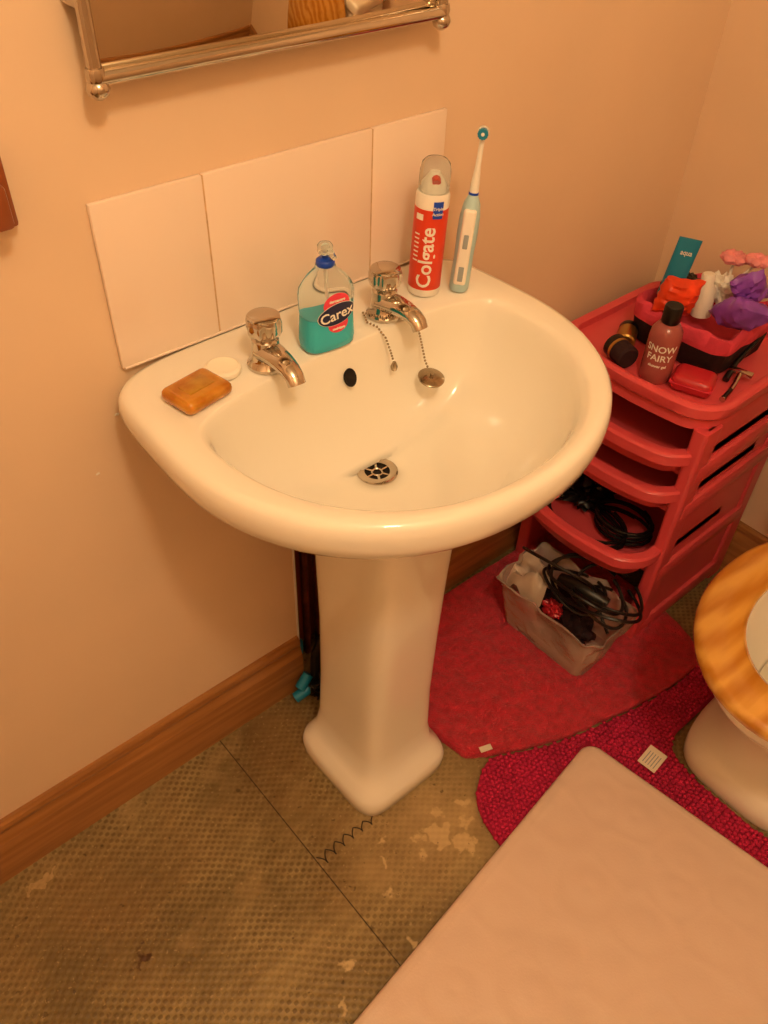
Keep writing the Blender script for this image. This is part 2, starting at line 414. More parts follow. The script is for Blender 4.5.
b.loft([pring(.100,-.325,-.11,0,5.5,-.014), pring(.102,-.328,-.108,.004,5.5,-.014), pring(.102,-.328,-.108,.026,5.5,-.014), pring(.098,-.323,-.11,.038,5.5,-.013), pring(.087,-.308,-.115,.048,5.5,-.010),
        pring(.079,-.296,-.118,.064,5.5,-.006), pring(.075,-.288,-.12,.10,5.5,-.003), pring(.073,-.283,-.12,.2,5.5,.000), pring(.073,-.283,-.115,.35,5.2,.004), pring(.076,-.286,-.105,.5,4.8,.007),
        pring(.081,-.290,-.100,.60,4.4,.008), pring(.084,-.292,-.10,.648,4,.008)], CERAMIC)
ped = b.build('pedestal', 60)
b = MB(); M = T(CX, -0.19, 0.6625)
def annulus(ri, ro, z0, z1, mt, M, seg=32):
    prof_ = [(ri,z0),(ro,z0),(ro,z1),((ri+ro)/2,z1+0.0012),(ri,z1),(ri,z0)]
    rings = [[(r*math.cos(2*PI*j/seg), r*math.sin(2*PI*j/seg), z) for j in range(seg)] for r, z in prof_]
    b.loft(rings, mt, False, False, M)
annulus(0.0175, 0.0285, 0.0, 0.0052, CHROME, M)
b.lathe([(0.0178,0.0),(0.0178,0.0012)], DARK, 24, M)
annulus(0.0055, 0.0085, 0.001, 0.0034, CHROME, M)
for k in range(6):
    a = k*PI/3
    b.tube([(0.007*math.cos(a),0.007*math.sin(a),0.0028),(0.0177*math.cos(a),0.0177*math.sin(a),0.0028)], 0.0020, CHROME, 6, M)
drain = b.build('drain_strainer')
b = MB(); M = T(CX-0.001, -0.1325, 0.789) @ R('X', 68)
b.lathe([(0.0125,-0.002),(0.0125,0.0008),(0.0115,0.0016),(0.0102,0.0010)], DARK, 24, M, sxy=(0.75,1.0))
ovf = b.build('overflow_slot')
sink = bpy.data.objects.new('pedestal_sink', None); scene.collection.objects.link(sink)
for o in (basin, ped, drain, ovf): o.parent = sink

# splashback
b = MB()
for x0, x1 in ((0.329,0.4640),(0.4655,0.7125),(0.7140,0.843)):
    b.box((x0,-0.008,0.8385),(x1,-0.0005,1.038), TILE, 0.0015)
b.box((0.330,-0.0074,0.8375),(0.842,-0.0003,1.037), GROUT)
b.tube([(0.332,-0.007,0.8375),(0.842,-0.007,0.8375)], 0.002, TILE, 8)
b.build('tiled_splashback', 30)

# ------------------------------------------------------------ taps
def tap(name, x, y, rot=0):
    b = MB(); M = T(x, y, 0.8355) @ R('Z', rot)
    b.lathe([(0.024,0),(0.024,0.004),(0.021,0.008),(0.019,0.012),(0.0175,0.02),(0.017,0.03),(0.0165,0.036),(0.012,0.040)], CHROME, 32, M)
    pts = [(0,0.0,0.020),(0,-0.02,0.023),(0,-0.04,0.024),(0,-0.055,0.022),(0,-0.064,0.017),(0,-0.069,0.009)]
    b.tube(pts, [0.016,0.0145,0.0125,0.011,0.0105,0.0100], CHROME, 20, M, flat=(1.15,0.85))
    b.lathe([(0.012,0.036),(0.012,0.042)], CHROME, 24, M)
    b.lathe([(0.014,0.040),(0.0185,0.043),(0.0205,0.048),(0.0208,0.060),(0.0195,0.065)], CHROME, 64, M, lobes=8, lamp=0.06)
    b.lathe([(0.0195,0.0645),(0.0198,0.0665),(0.017,0.0682),(0.006,0.0688)], CHROME, 32, M)
    return b.build(name, 35)
tap('basin_tap', 0.4720, -0.100, -4)
tap('basin_tap.001', 0.662, -0.098, 2)

def chain(b, pts, step=0.0040, r=0.0019):
    P = [Vector(p) for p in pts]
    for i in range(len(P)-1):
        L_ = (P[i+1]-P[i]).length; n = max(1, int(L_/step))
        for k in range(n):
            q = P[i].lerp(P[i+1], k/n)
            bm = bmesh.new(); bmesh.ops.create_icosphere(bm, subdivisions=1, radius=r); bm.verts.index_update()
            b.add([v.co+q for v in bm.verts], [[v.index for v in f.verts] for f in bm.faces], DCHROME); bm.free()
b = MB()
chain(b, [(0.634,-0.088,0.843),(0.628,-0.104,0.8385),(0.632,-0.119,0.8375),(0.636,-0.132,0.826),(0.640,-0.138,0.808),(0.643,-0.142,0.792)])
chain(b, [(0.634,-0.088,0.843),(0.643,-0.121,0.847),(0.670,-0.128,0.847),(0.688,-0.117,0.8415),(0.693,-0.127,0.834),(0.693,-0.135,0.817),(0.694,-0.143,0.794),(0.694,-0.150,0.777),(0.695,-0.157,0.766)])
b.lathe([(0.004,0),(0.005,0.005),(0.0025,0.012)], DCHROME, 10, T(0.644,-0.1425,0.779))
M = T(0.695,-0.163,0.7535) @ R('X', 12)
b.lathe([(0.010,-0.006),(0.0125,-0.004),(0.0135,0.0),(0.0185,0.001),(0.019,0.003),(0.017,0.0045),(0.005,0.0055)], DCHROME, 28, M)
b.lathe([(0.002,0.005),(0.003,0.009),(0.0015,0.012)], DCHROME, 10, M)
b.build('plug_and_chain')

# ------------------------------------------------------------ soaps
b = MB(); M = T(0.370,-0.108,0.8445) @ R('Z', 10)
b.box((-0.034,-0.027,-0.0088),(0.034,0.027,0.0088), AMBER, 0.0085, 4, M)
b.box((-0.018,-0.011,0.008),(0.018,0.011,0.0094), AMBER, 0.0006, 2, M)
b.build('soap_bar')
b = MB()
b.lathe([(0.018,0),(0.0215,0.002),(0.0225,0.005),(0.0215,0.008),(0.018,0.010),(0.015,0.0092),(0.004,0.0092)], CREAMSOAP, 40, T(0.4205,-0.083,0.8357))
b.build('round_soap')

# ------------------------------------------------------------ hand wash bottle
b = MB(); M = T(0.558,-0.108,0.8357) @ R('Z', -6) @ Matrix.Scale(1.02, 4)
def se(a, bb, z, n=3.2, cx=0, seg=48):
    return [(cx+math.copysign(abs(math.cos(t))**(2/n), math.cos(t))*a, math.copysign(abs(math.sin(t))**(2/n), math.sin(t))*bb, z) for t in [2*PI*j/seg for j in range(seg)]]
lv = [(0.030,0.017,0.0),(0.0335,0.020,0.003),(0.0345,0.021,0.012),(0.0335,0.021,0.03),(0.0325,0.0205,0.045),(0.0335,0.0205,0.056),(0.034,0.0205,0.064),
      (0.0340,0.0203,0.071),(0.0325,0.0197,0.079),(0.0290,0.0185,0.086),(0.0235,0.0165,0.0925),(0.0165,0.0135,0.098),(0.0120,0.0115,0.102),(0.0112,0.0112,0.106)]
rings = [se(a_, c_, z_, 3.2 if z_ < 0.085 else 2.5) for a_, c_, z_ in lv]
mats_ = [LIQ if lv[i+1][2] <= 0.05 else CLEAR for i in range(len(lv)-1)]
b.loft(rings, mats_, True, True, M)
b.loft([se(0.0325,0.0195,0.0445), se(0.0325,0.0195,0.046)], LIQ, True, True, M)
b.tube([(0,0,0.004),(0,0,0.103)], 0.0022, WHITEP, 8, M)
b.lathe([(0.0105,0.105),(0.0112,0.107),(0.0112,0.111),(0.009,0.113),(0.004,0.114),(0.0038,0.119)], BLUE, 24, M)
b.lathe([(0.0035,0.117),(0.0038,0.122)], CLEAR, 16, M)
b.lathe([(0.008,0.120),(0.009,0.122),(0.009,0.129),(0.0075,0.131)], CLEAR, 24, M)
b.tube([(0,0,0.127),(-0.003,-0.016,0.128),(-0.004,-0.026,0.125)], [0.005,0.0042,0.0033], CLEAR, 12, M)
def on_bottle(x, z, off):
    a_, bb_ = 0.034, 0.0208
    return (x, -bb_*(max(0.02, 1-abs(x/a_)**3.2))**(1/3.2)-off, z)
def disc_patch(cx, cz, rx_, rz_, mt, off, rot=0, seg=40, rn=6):
    vs = []; fs = []
    ca, sa = math.cos(math.radians(rot)), math.sin(math.radians(rot))
    vs.append(on_bottle(cx, cz, off))
    for i in range(1, rn+1):
        for j in range(seg):
            t = 2*PI*j/seg; x = rx_*i/rn*math.cos(t); z = rz_*i/rn*math.sin(t)
            vs.append(on_bottle(cx+x*ca-z*sa, cz+x*sa+z*ca, off))
    for j in range(seg): fs.append((0, 1+j, 1+(j+1) % seg))
    for i in range(rn-1):
        for j in range(seg):
            a0 = 1+i*seg+j; a1 = 1+i*seg+(j+1) % seg; fs.append((a0, a0+seg, a1+seg, a1))
    b.add(vs, fs, mt, M)
disc_patch(0.002,0.064,0.018,0.014,CORAL,0.0006)
disc_patch(0.004,0.037,0.014,0.011,CORAL,0.0006)
disc_patch(0.002,0.051,0.0260,0.0140,WHITEP,0.0009,8)
disc_patch(0.002,0.051,0.0254,0.0134,NAVY,0.0012,8)
def bottle_text(body, size, cx, cz, mt, rot=0, off=0.0016, bold=0.0003):
    v, f = text_geo(body, size, bold); ca, sa = math.cos(math.radians(rot)), math.sin(math.radians(rot))
    b.add([on_bottle(cx+x*ca-y*sa, cz+x*sa+y*ca, off) for x, y, _ in v], f, mt, M)
bottle_text('Carex', 0.0185, 0.002, 0.050, WHITEP, 8)
bottle_text('dermacare', 0.005, 0.002, 0.0690, WHITEP, 0)
bottle_text('moisture', 0.0048, 0.004, 0.032, WHITEP, 0)
b.build('hand_soap_bottle', 50)

# ------------------------------------------------------------ toothpaste pump
b = MB(); px, py = 0.748, -0.082; M = T(px, py, 0.8362) @ R('Y', 2.5)
r0 = 0.0222
b.lathe([(0.0215,0),(r0,0.002),(r0,0.010)], WHITEP, 40, M)
b.lathe([(r0+0.0003,0.010),(r0+0.0003,0.120)], PASTERED, 40, M)
b.lathe([(r0,0.120),(r0,0.135),(0.0205,0.139)], WHITEP, 40, M)
b.lathe([(0.016,0.138),(0.015,0.149),(0.010,0.157),(0.006,0.163)], WHITEP, 24, M)
b.tube([(0.004,0.004,0.151),(-0.007,-0.010,0.157),(-0.009,-0.013,0.154)], 0.0055, PASTERED, 10, M)
b.lathe([(0.0200,0.137),(0.0200,0.164),(0.0180,0.174),(0.0135,0.1785)], CLEAR, 40, M)
face = math.atan2(-0.84-py, 0-px)
def on_cyl(u, z, off, a0=face): 
    a = a0 + u/r0; return ((r0+off)*math.cos(a), (r0+off)*math.sin(a), z)
v, f = text_geo('Colgate', 0.027, 0.0005)
b.add([on_cyl(-y-0.001, 0.056+x*1.0, 0.0008) for x, y, _ in v], f, WHITEP, M)
def cyl_patch(u0, u1, z0, z1, mt, off=0.0006):
    vs = []; fs = []; n = 14
    for i in range(n+1):
        u = u0+(u1-u0)*i/n; vs += [on_cyl(u, z0, off), on_cyl(u, z1, off)]
    for i in range(n): fs.append((2*i, 2*i+2, 2*i+3, 2*i+1))
    b.add(vs, fs, mt, M)
cyl_patch(0.002,0.015,0.110,0.132,BLUE,0.0010); cyl_patch(-0.021,-0.010,0.106,0.114,WHITEP)
v, f = text_geo('Triple', 0.0055, 0.0001)
b.add([on_cyl(x+0.0085, 0.123+y, 0.0015) for x, y, _ in v], f, WHITEP, M)
v, f = text_geo('Action', 0.0055, 0.0001)
b.add([on_cyl(x+0.0085, 0.116+y, 0.0015) for x, y, _ in v], f, WHITEP, M)
for k in range(7):
    cyl_patch(-0.021, -0.013, 0.05+k*0.006, 0.052+k*0.006, WHITEP, 0.0006)
b.build('toothpaste_pump', 50)

# ------------------------------------------------------------ electric toothbrush
b = MB(); ax = Vector((0.012,-0.004,0.207)); M = T(0.789,-0.110,0.8357) @ Vector((0,0,1)).rotation_difference(ax.normalized()).to_matrix().to_4x4()
b.lathe([(0.0120,0.001),(0.0135,0.004),(0.0137,0.02),(0.013,0.05),(0.0140,0.08),(0.0135,0.105),(0.0110,0.122),(0.0075,0.130),(0.006,0.134)], BRUSHBLUE, 32, M)
M2 = M @ R('Z', 220)
b.box((0.006,-0.0085,0.012),(0.0150,0.0085,0.118), WHITEP, 0.004, 3, M2)
b.box((0.012,-0.004,0.018),(0.0157,0.004,0.04), GREYRUB, 0.0015, 2, M2)
b.box((0.012,-0.0035,0.065),(0.0160,0.0035,0.085), GREYRUB, 0.0015, 2, M2)
b.lathe([(0.0062,0.134),(0.0055,0.15),(0.0036,0.17),(0.0032,0.197),(0.0042,0.208),(0.003,0.213)], WHITEP, 20, M)
b.lathe([(0.0066,0.134),(0.0066,0.137)], BLUE, 20, M)
Mh = M2 @ T(0.0,0,0.211) @ R('Y', 90)
b.lathe([(0.005,-0.006),(0.0070,-0.003),(0.0070,0.003)], WHITEP, 24, Mh)
b.lathe([(0.0062,0.003),(0.0066,0.010)], TEAL, 24, Mh, lobes=12, lamp=0.05)
b.lathe([(0.0022,0.010),(0.0022,0.0105)], WHITEP, 16, Mh)
b.build('electric_toothbrush', 45)

# ------------------------------------------------------------ mirror
b = MB(); zb, zt = 1.162, 1.75; x0, x1 = 0.352, 0.794; ym = -0.034
b.box((x0+0.004,-0.032,zb+0.003),(x1-0.004,-0.026,zt-0.003), MIRROR, 0.001)
b.box((x0+0.006,-0.026,zb+0.006),(x1-0.006,-0.020,zt-0.006), DARK)
for x in (x0, x1):
    b.tube([(x,ym,zb-0.004),(x,ym,zt+0.004)], 0.0068, CHROME, 20)
    for z in (zb+0.003, zt-0.003):
        b.lathe([(0.0085,-0.006),(0.0098,0),(0.0085,0.006)], CHROME, 24, T(x,ym,z))
    for z, sg in ((zb-0.009,-1),(zt+0.009,1)):
        b.lathe([(0.004,-0.0095),(0.0095,-0.0055),(0.0115,0),(0.0095,0.0055),(0.004,0.0095)], CHROME, 24, T(x,ym,z))
    for z in (zb+0.06, zt-0.06): b.tube([(x,-0.001,z),(x,ym,z)], 0.006, CHROME, 12)
for z in (zb, zt):
    b.tube([(x0,ym-0.002,z),(x1,ym-0.002,z)], 0.0068, CHROME, 20)
b.build('wall_mirror', 40)

# towel rail (wooden) at left
b = MB()
b.box((0.215,-0.018,1.040),(0.254,-0.0005,1.112), DWOOD, 0.004)
b.box((0.222,-0.045,1.050),(0.242,-0.012,1.092), DWOOD, 0.005)
b.tube([(0.240,-0.034,1.070),(-0.25,-0.034,1.070)], 0.008, DWOOD, 16)
b.box((-0.26,-0.018,1.040),(-0.225,-0.0005,1.112), DWOOD, 0.004)
b.box((-0.252,-0.045,1.050),(-0.230,-0.012,1.092), DWOOD, 0.005)
b.build('towel_rail')

# ------------------------------------------------------------ drawer tower
b = MB(); TX0, TX1, TY0, TY1 = 1.15, 1.488, -0.375, -0.03
cx, cy, hx, hy = (TX0+TX1)/2, (TY0+TY1)/2, (TX1-TX0)/2, (TY1-TY0)/2
def tray(cx, cy, hx, hy, r, z0, z1, mt, th=0.004, flange=0.010, bow=0.0, taper=0.0, zin=None, lip=0.014):
    zin = z0+0.004 if zin is None else zin
    q = lambda d, z: rrect(cx, cy, hx+d, hy+d, max(0.003, r+d*0.8), z, 8, bow)
    rr = [q(-taper-0.004, z0), q(-taper, z0+0.004), q(-0.002, z1-lip-0.004), q(flange*0.6, z1-lip), q(flange, z1-lip+0.005), q(flange, z1-0.004), q(flange-0.004, z1), q(0, z1+0.0005), q(-th, z1-0.003), q(-th-taper, zin)]
    b.loft(rr, mt)
tray(cx, cy, hx-0.008, hy-0.008, 0.05, 0.548, 0.602, RED, th=0.008, flange=0.010, bow=0.02, zin=0.585, lip=0.026)
for px in (TX0+0.028, TX1-0.02):
    for py in (TY0+0.018, TY1-0.018):
        b.loft([rrect(px,py,0.026,0.015,0.008,0.0), rrect(px,py,0.022,0.013,0.008,0.3), rrect(px,py,0.026,0.015,0.008,0.556)], RED)
for z in (0.435, 0.345, 0.18, 0.012):
    for py in (TY0+0.012, TY1-0.012):
        b.box((TX0+0.02,py-0.010,z),(TX1-0.02,py+0.010,z+0.042), RED, 0.006)
    b.box((TX1-0.012,TY0+0.02,z),(TX1-0.004,TY1-0.02,z+0.03), RED, 0.003)
    b.box((TX0+0.02,TY0+0.02,z+0.004),(TX0+0.032,TY1-0.02,z+0.026), RED, 0.004)
for py in (TY0+0.012, TY1-0.012):
    b.box((TX0+0.02,py-0.002,0.03),(TX1-0.02,py+0.002,0.556), RED)
def drawer(zt_, h, off):
    tray(cx-0.014-off, cy, hx-0.02, hy-0.028, 0.04, zt_-h, zt_, RED, th=0.004, flange=0.018, bow=0.028, taper=0.008, lip=0.028)
drawer(0.508, 0.062, 0.012); drawer(0.424, 0.062, 0.018); drawer(0.275, 0.070, 0.055)
tower = b.build('drawer_tower', 40)

def coil(b, c, rx_, ry_, turns, r, mt, seed, dz=0.006, wob=0.2):
    pts = []
    for i in range(turns*20):
        t = i/20*2*PI; k = 1+wob*noise.noise(Vector((i*0.11, seed, 0)))
        pts.append((c[0]+rx_*k*math.cos(t), c[1]+ry_*k*math.sin(t), c[2]+dz*i/20+0.006*noise.noise(Vector((i*0.17, seed, 5)))))
    b.tube(pts, r, mt, 8)
b = MB()
coil(b, (1.14,-0.20,0.222), 0.055, 0.09, 4, 0.0035, BLACK, 1, 0.008)
coil(b, (1.20,-0.25,0.222), 0.045, 0.06, 4, 0.0035, BLACK, 2, 0.009)
b.blob((1.23,-0.14,0.240),(0.06,0.05,0.025), BLACK, 5, 0.6, 3)
b.build('coiled_cables')

# clear crinkled storage tub with a bag liner
b = MB()
def q(hx_, hy_, z, r=0.02, w=0.0):
    out = []
    for p in rrect(1.036,-0.262,hx_,hy_,r,z,8):
        d = Vector((p[0]-1.036, p[1]+0.262, 0)).normalized()
        k = w*(noise.noise(Vector((p[0]*26, p[1]*26, z*22)))+0.6*noise.noise(Vector((p[0]*60, p[1]*60, z*40))))
        kz = w*1.3*noise.noise(Vector((p[0]*20+5, p[1]*20, 2.0)))*(1 if z > 0.10 else 0)
        out.append((p[0]+d.x*k, p[1]+d.y*k, p[2]+kz))
    return out
tb = 0.016; rings = []
for i in range(11):
    t = i/10; rings.append(q(0.056+0.019*t, 0.103+0.022*t, tb+0.130*t, 0.022, 0.013*(0.25+t)))
rings.append([(p[0]+0.003*(1 if p[0]>1.036 else -1), p[1], p[2]+0.003) for p in rings[-1]])
rings.append([(1.036+(p[0]-1.036)*0.965, -0.262+(p[1]+0.262)*0.975, p[2]+0.002) for p in rings[-2]])
for i in range(9, 0, -1):
    rings.append([(1.036+(p[0]-1.036)*0.965, -0.262+(p[1]+0.262)*0.975, p[2]+0.001) for p in rings[i]])
b.loft(rings, CLEAR2)
tub = b.build('plastic_tub', 60)
b = MB()
# crumpled bag sheet draped over the rim
rows = []
for i in range(16):
    u = i/15; row_ = []
    for j in range(16):
        v_ = j/15
        x = 0.985+0.075*u; y = -0.235+0.095*v_
        z = 0.150+0.020*math.sin(u*5+v_*3)+0.030*noise.noise(Vector((u*4, v_*4, 1.0)))-0.10*max(0, 0.15-u)*3-0.03*max(0, u-0.6)
        row_.append((x-0.012*max(0,0.2-u)*5*0.5, y+0.01*noise.noise(Vector((u*5,v_*5,7))), z))
    rows.append(row_)
b.loft(rows, BAG, False, False, None, False)
b.blob((1.03,-0.295,0.075),(0.036,0.045,0.045), DKFAB, 12, 0.6, 2.5)
b.blob((1.045,-0.235,0.080),(0.034,0.055,0.045), DKFAB, 14, 0.6, 2.5)
b.blob((1.008,-0.19,0.06),(0.022,0.030,0.035), CORAL, 16, 0.6, 2.5)
b.blob((1.008,-0.255,0.115),(0.016,0.022,0.016), DRED, 15, 0.6, 2.5)
tco = b.build('tub_contents', 60); tco.parent = tub
b = MB()
b.tube([(1.060,-0.340,0.165),(1.055,-0.315,0.168),(1.048,-0.285,0.170),(1.042,-0.255,0.168),(1.040,-0.235,0.166)], [0.012,0.018,0.020,0.016,0.012], BLACK, 20)
b.tube([(1.05,-0.30,0.160),(1.038,-0.30,0.125),(1.028,-0.295,0.09)], [0.012,0.011,0.010], BLACK, 14)
pts = []
for i in range(60):
    t = i/59
    pts.append((1.025-0.03*math.sin(t*6), -0.15-0.23*t+0.02*math.sin(t*9), 0.175+0.06*math.sin(t*PI*1.2+0.3)))
b.tube(pts, 0.0034, BLACK, 8)
for (ax_, ay_, rx_, ry_, zz, ph) in ((1.055,-0.31,0.062,0.10,0.185,0),(1.045,-0.29,0.05,0.085,0.195,1.2),(1.04,-0.33,0.04,0.06,0.175,2.2),(1.07,-0.33,0.055,0.07,0.19,0.5),(1.04,-0.27,0.045,0.07,0.168,3.0)):
    pts = [(ax_+rx_*math.cos(t), ay_+ry_*math.sin(t), zz+0.012*math.sin(t*2+ph)) for t in [i*2*PI/50 for i in range(48)]]
    b.tube(pts, 0.0034, BLACK, 8)
b.build('hair_dryer')

# ------------------------------------------------------------ items on tower
zt0 = 0.5852
b = MB(); M = T(1.187,-0.228,zt0)
b.lathe([(0.024,0),(0.027,0.003),(0.0275,0.02),(0.0275,0.085),(0.026,0.096),(0.019,0.106),(0.0135,0.110)], PINKGEL, 32, M)
b.lathe([(0.0145,0.110),(0.0155,0.112),(0.0155,0.138),(0.014,0.141)], BLACK, 28, M)
r0b = 0.0275; fa = math.atan2(-0.84+0.232, -1.19)
def oc2(u, z, off): a = fa+u/r0b; return ((r0b+off)*math.cos(a), (r0b+off)*math.sin(a), z)
for body, z, s_ in (('SNOW', 0.070, 0.017), ('FAIRY', 0.053, 0.017), ('shower gel', 0.038, 0.007)):
    v, f = text_geo(body, s_, 0.0003); b.add([oc2(x, z+y, 0.0007) for x, y, _ in v], f, WHITEP, M)
b.build('shower_gel_bottle', 50)
b = MB(); M = T(1.210,-0.290,zt0)@R('Z',20)
b.box((-0.029,-0.036,0),(0.029,0.036,0.032), DRED, 0.013, 4, M); b.box((-0.0295,-0.0365,0.017),(0.0295,0.0365,0.019), CORAL, 0.0005, 1, M)
b.build('soap_travel_box')
b = MB(); M = T(1.175,-0.160,zt0+0.0225)@R('Z',70)@R('Y',90)
b.lathe([(0.018,-0.025),(0.021,-0.022),(0.021,0.012)], DKFAB, 28, M); b.lathe([(0.0215,0.012),(0.0215,0.024),(0.019,0.026)], BLACK, 28, M)
b.lathe([(0.0218,0.004),(0.0218,0.010)], GOLD, 28, M)
b.build('cosmetic_jar')
b = MB(); M = T(1.232,-0.130,zt0+0.019)@R('Z',30)@R('Y',90)
b.lathe([(0.015,-0.03),(0.018,-0.027),(0.018,0.012)], GOLD, 28, M); b.lathe([(0.0175,0.012),(0.0175,0.026),(0.016,0.028)], BLACK, 28, M)
b.build('cosmetic_jar.001')
b = MB()
b.tube([(1.215,-0.347,zt0+0.006),(1.24,-0.344,zt0+0.009),(1.265,-0.338,zt0+0.012),(1.29,-0.330,zt0+0.016)], [0.0055,0.004,0.004,0.0045], CHROME, 12)
b.tube([(1.218,-0.347,zt0+0.009),(1.245,-0.343,zt0+0.0115)], 0.0035, BLACK, 10)
M = T(1.296,-0.328,zt0+0.018)@R('Z',14)
b.box((-0.006,-0.021,-0.004),(0.006,0.021,0.004), CHROME, 0.0015, 2, M); b.box((-0.003,-0.019,-0.0055),(0.003,0.019,-0.003), BLACK, 0.0005, 1, M)
b.build('razor')
b = MB()
b.tube([(1.27,-0.318,zt0+0.008),(1.31,-0.308,zt0+0.020),(1.35,-0.305,zt0+0.03),(1.40,-0.30,zt0+0.045)], [0.006,0.005,0.004,0.006], BLACK, 12)
b.build('makeup_brush')
b = MB(); bx, by = 1.345,-0.205
def wav(p, amp, s): return (p[0], p[1], p[2]+amp*noise.noise(Vector((p[0]*30, p[1]*30, s))))
def bq(d, z, w=0.0): return [wav(p, w, 3) for p in rrect(bx, by, 0.088+d, 0.095+d, 0.035, z)]
b.loft([bq(-0.006,zt0), bq(0,zt0+0.006), bq(0.004,zt0+0.045), bq(0.005,zt0+0.047,0.006), bq(0.006,zt0+0.075,0.02), bq(0.0,zt0+0.080,0.02), bq(-0.006,zt0+0.070,0.02), bq(-0.010,zt0+0.03)],
       [DKFAB, DKFAB, DKFAB, PINK, PINK, PINK, PINK])
b.build('toiletry_basket', 60)
def packet(name, c, hw, hh, th, mt, M0, seed):
    b = MB(); rings = []; n = 14
    for i in range(n+1):
        u = -1+2*i/n; puff = max(0.03, 1-abs(u)**3); ring = []
        for j in range(32):
            t = 2*PI*j/32; cc, ss = math.cos(t), math.sin(t)
            x = hw*math.copysign(abs(cc)**0.7, cc); y = th*puff*math.copysign(abs(ss), ss)
            q_ = Vector((x*40, u*3, seed)); w = noise.noise(q_)
            ring.append((x*(1+0.10*w), y+0.006*noise.noise(Vector((x*60, u*5, seed+9)))*1.2, u*hh*(1+0.06*noise.noise(Vector((x*50,seed,3))))))
        rings.append(ring)
    b.loft(rings, mt, True, True, T(*c) @ M0); return b.build(name, 25)
packet('orange_packet', (1.280,-0.180,0.690), 0.036, 0.034, 0.022, ORANGE, R('Z',-35)@R('Y',10), 3)
packet('purple_packet', (1.325,-0.280,0.685), 0.034, 0.050, 0.026, PURPLE, R('Z',-60)@R('X',55)@R('Y',25), 5)
packet('purple_packet.001', (1.365,-0.262,0.712), 0.028, 0.038, 0.018, PURPLE, R('Z',-40)@R('X',20)@R('Y',-30), 8)
b = MB(); M = T(1.285,-0.155,0.658)@R('X',4)@R('Y',6)@R('Z',-50)
rg = []
for i in range(8):
    t = i/7; rg.append(se(0.019+0.001*t, 0.012*(1-t)+0.0015, 0.02+0.108*t, 2.4, seg=24))
b.loft(rg, TEAL, True, True, M); v, f = text_geo('aqua', 0.013, 0.0002)
b.add([(x*0.85, -0.0075, 0.105+y) for x, y, _ in v], f, WHITEP, M)
b.build('teal_tube', 40)
b = MB(); M = T(1.345,-0.200,0.640)@R('X',-6)
b.lathe([(0.018,0),(0.018,0.05),(0.012,0.058),(0.012,0.075),(0.010,0.078)], WHITEP, 24, M)
b.build('lotion_bottle')
b = MB(); b.blob((1.345,-0.150,0.672),(0.035,0.032,0.028), BLACK, 41, 0.5, 2.5); b.blob((1.385,-0.20,0.68),(0.024,0.028,0.026), WHITEP, 42, 0.7, 2.5); b.build('folded_wash_bag', 50)
b = MB(); fc = Vector((1.395,-0.205,0.738))
for k in range(6):
    a = k*PI/3; b.blob((fc.x+0.013*math.cos(a), fc.y+0.013*math.sin(a), fc.z+0.003*math.sin(3*a)), (0.012,0.012,0.008), PINKFL, 50+k, 0.4, 2, 3)
b.blob((fc.x,fc.y,fc.z+0.006),(0.007,0.007,0.006), PINKFL, 60, 0.3, 2, 2)
for k in range(6):
    a = k*PI/3+0.4; b.blob((fc.x+0.012+0.012*math.cos(a), fc.y-0.036+0.012*math.sin(a), fc.z+0.005), (0.011,0.011,0.008), PINKFL, 70+k, 0.4, 2, 3)
b.tube([tuple(fc-Vector((0,0,0.002))), (1.388,-0.21,0.68)], 0.003, WHITEP, 8)
b.tube([(1.407,-0.241,0.737), (1.388,-0.21,0.68)], 0.003, WHITEP, 8)
b.build('flower_hair_clip', 60)

# ------------------------------------------------------------ mats
def catmull(pts, n=10):
    P = [Vector(p) for p in pts]; out = []; k = len(P)
    for i in range(k):
        p0, p1, p2, p3 = P[i-1], P[i], P[(i+1) % k], P[(i+2) % k]
        for j in range(n):
            t = j/n
            out.append(0.5*((2*p1)+(-p0+p2)*t+(2*p0-5*p1+4*p2-p3)*t*t+(-p0+3*p1-3*p2+p3)*t**3))
    return out
def soft_mat(name, outl, th, mt, seed, wamp=0.003):
    b = MB(); P = catmull(outl, 16); c = sum(P, Vector((0,0)))/len(P); rings = []
    P = [p+(p-c).normalized()*(0.003*noise.noise(Vector((p.x*40,p.y*40,2)))+0.0015*noise.noise(Vector((p.x*160,p.y*160,4)))) for p in P]
    def rg(s_, z, w):
        r = []
        for p in P:
            q_ = c+(p-c)*s_; r.append((q_.x, q_.y, z+w*(0.5+noise.noise(Vector((q_.x*14, q_.y*14, seed)))+0.6*noise.noise(Vector((q_.x*45, q_.y*45, seed)))+0.35*noise.noise(Vector((q_.x*140, q_.y*140, seed))))))
        return r
    rings.append(rg(1.0, 0.0006, 0)); rings.append(rg(1.004, th*0.5, 0)); rings.append(rg(0.998, th*0.9, wamp*0.5)); rings.append(rg(0.985, th, wamp))
    for k in range(1, 70): rings.append(rg(0.985*(1-k/70)+0.004, th, wamp))
    b.loft(rings, mt)
    return b.build(name, 60)
soft_mat('red_bath_mat', [(0.674,-0.10),(0.671,-0.20),(0.682,-0.30),(0.694,-0.345),(0.745,-0.378),(0.84,-0.424),(0.95,-0.458),(1.06,-0.484),(1.16,-0.497),(1.235,-0.487),
                          (1.275,-0.38),(1.28,-0.20),(1.26,-0.05),(1.12,-0.035),(0.95,-0.03),(0.78,-0.03),(0.70,-0.045)], 0.012, REDMAT, 4, 0.005)
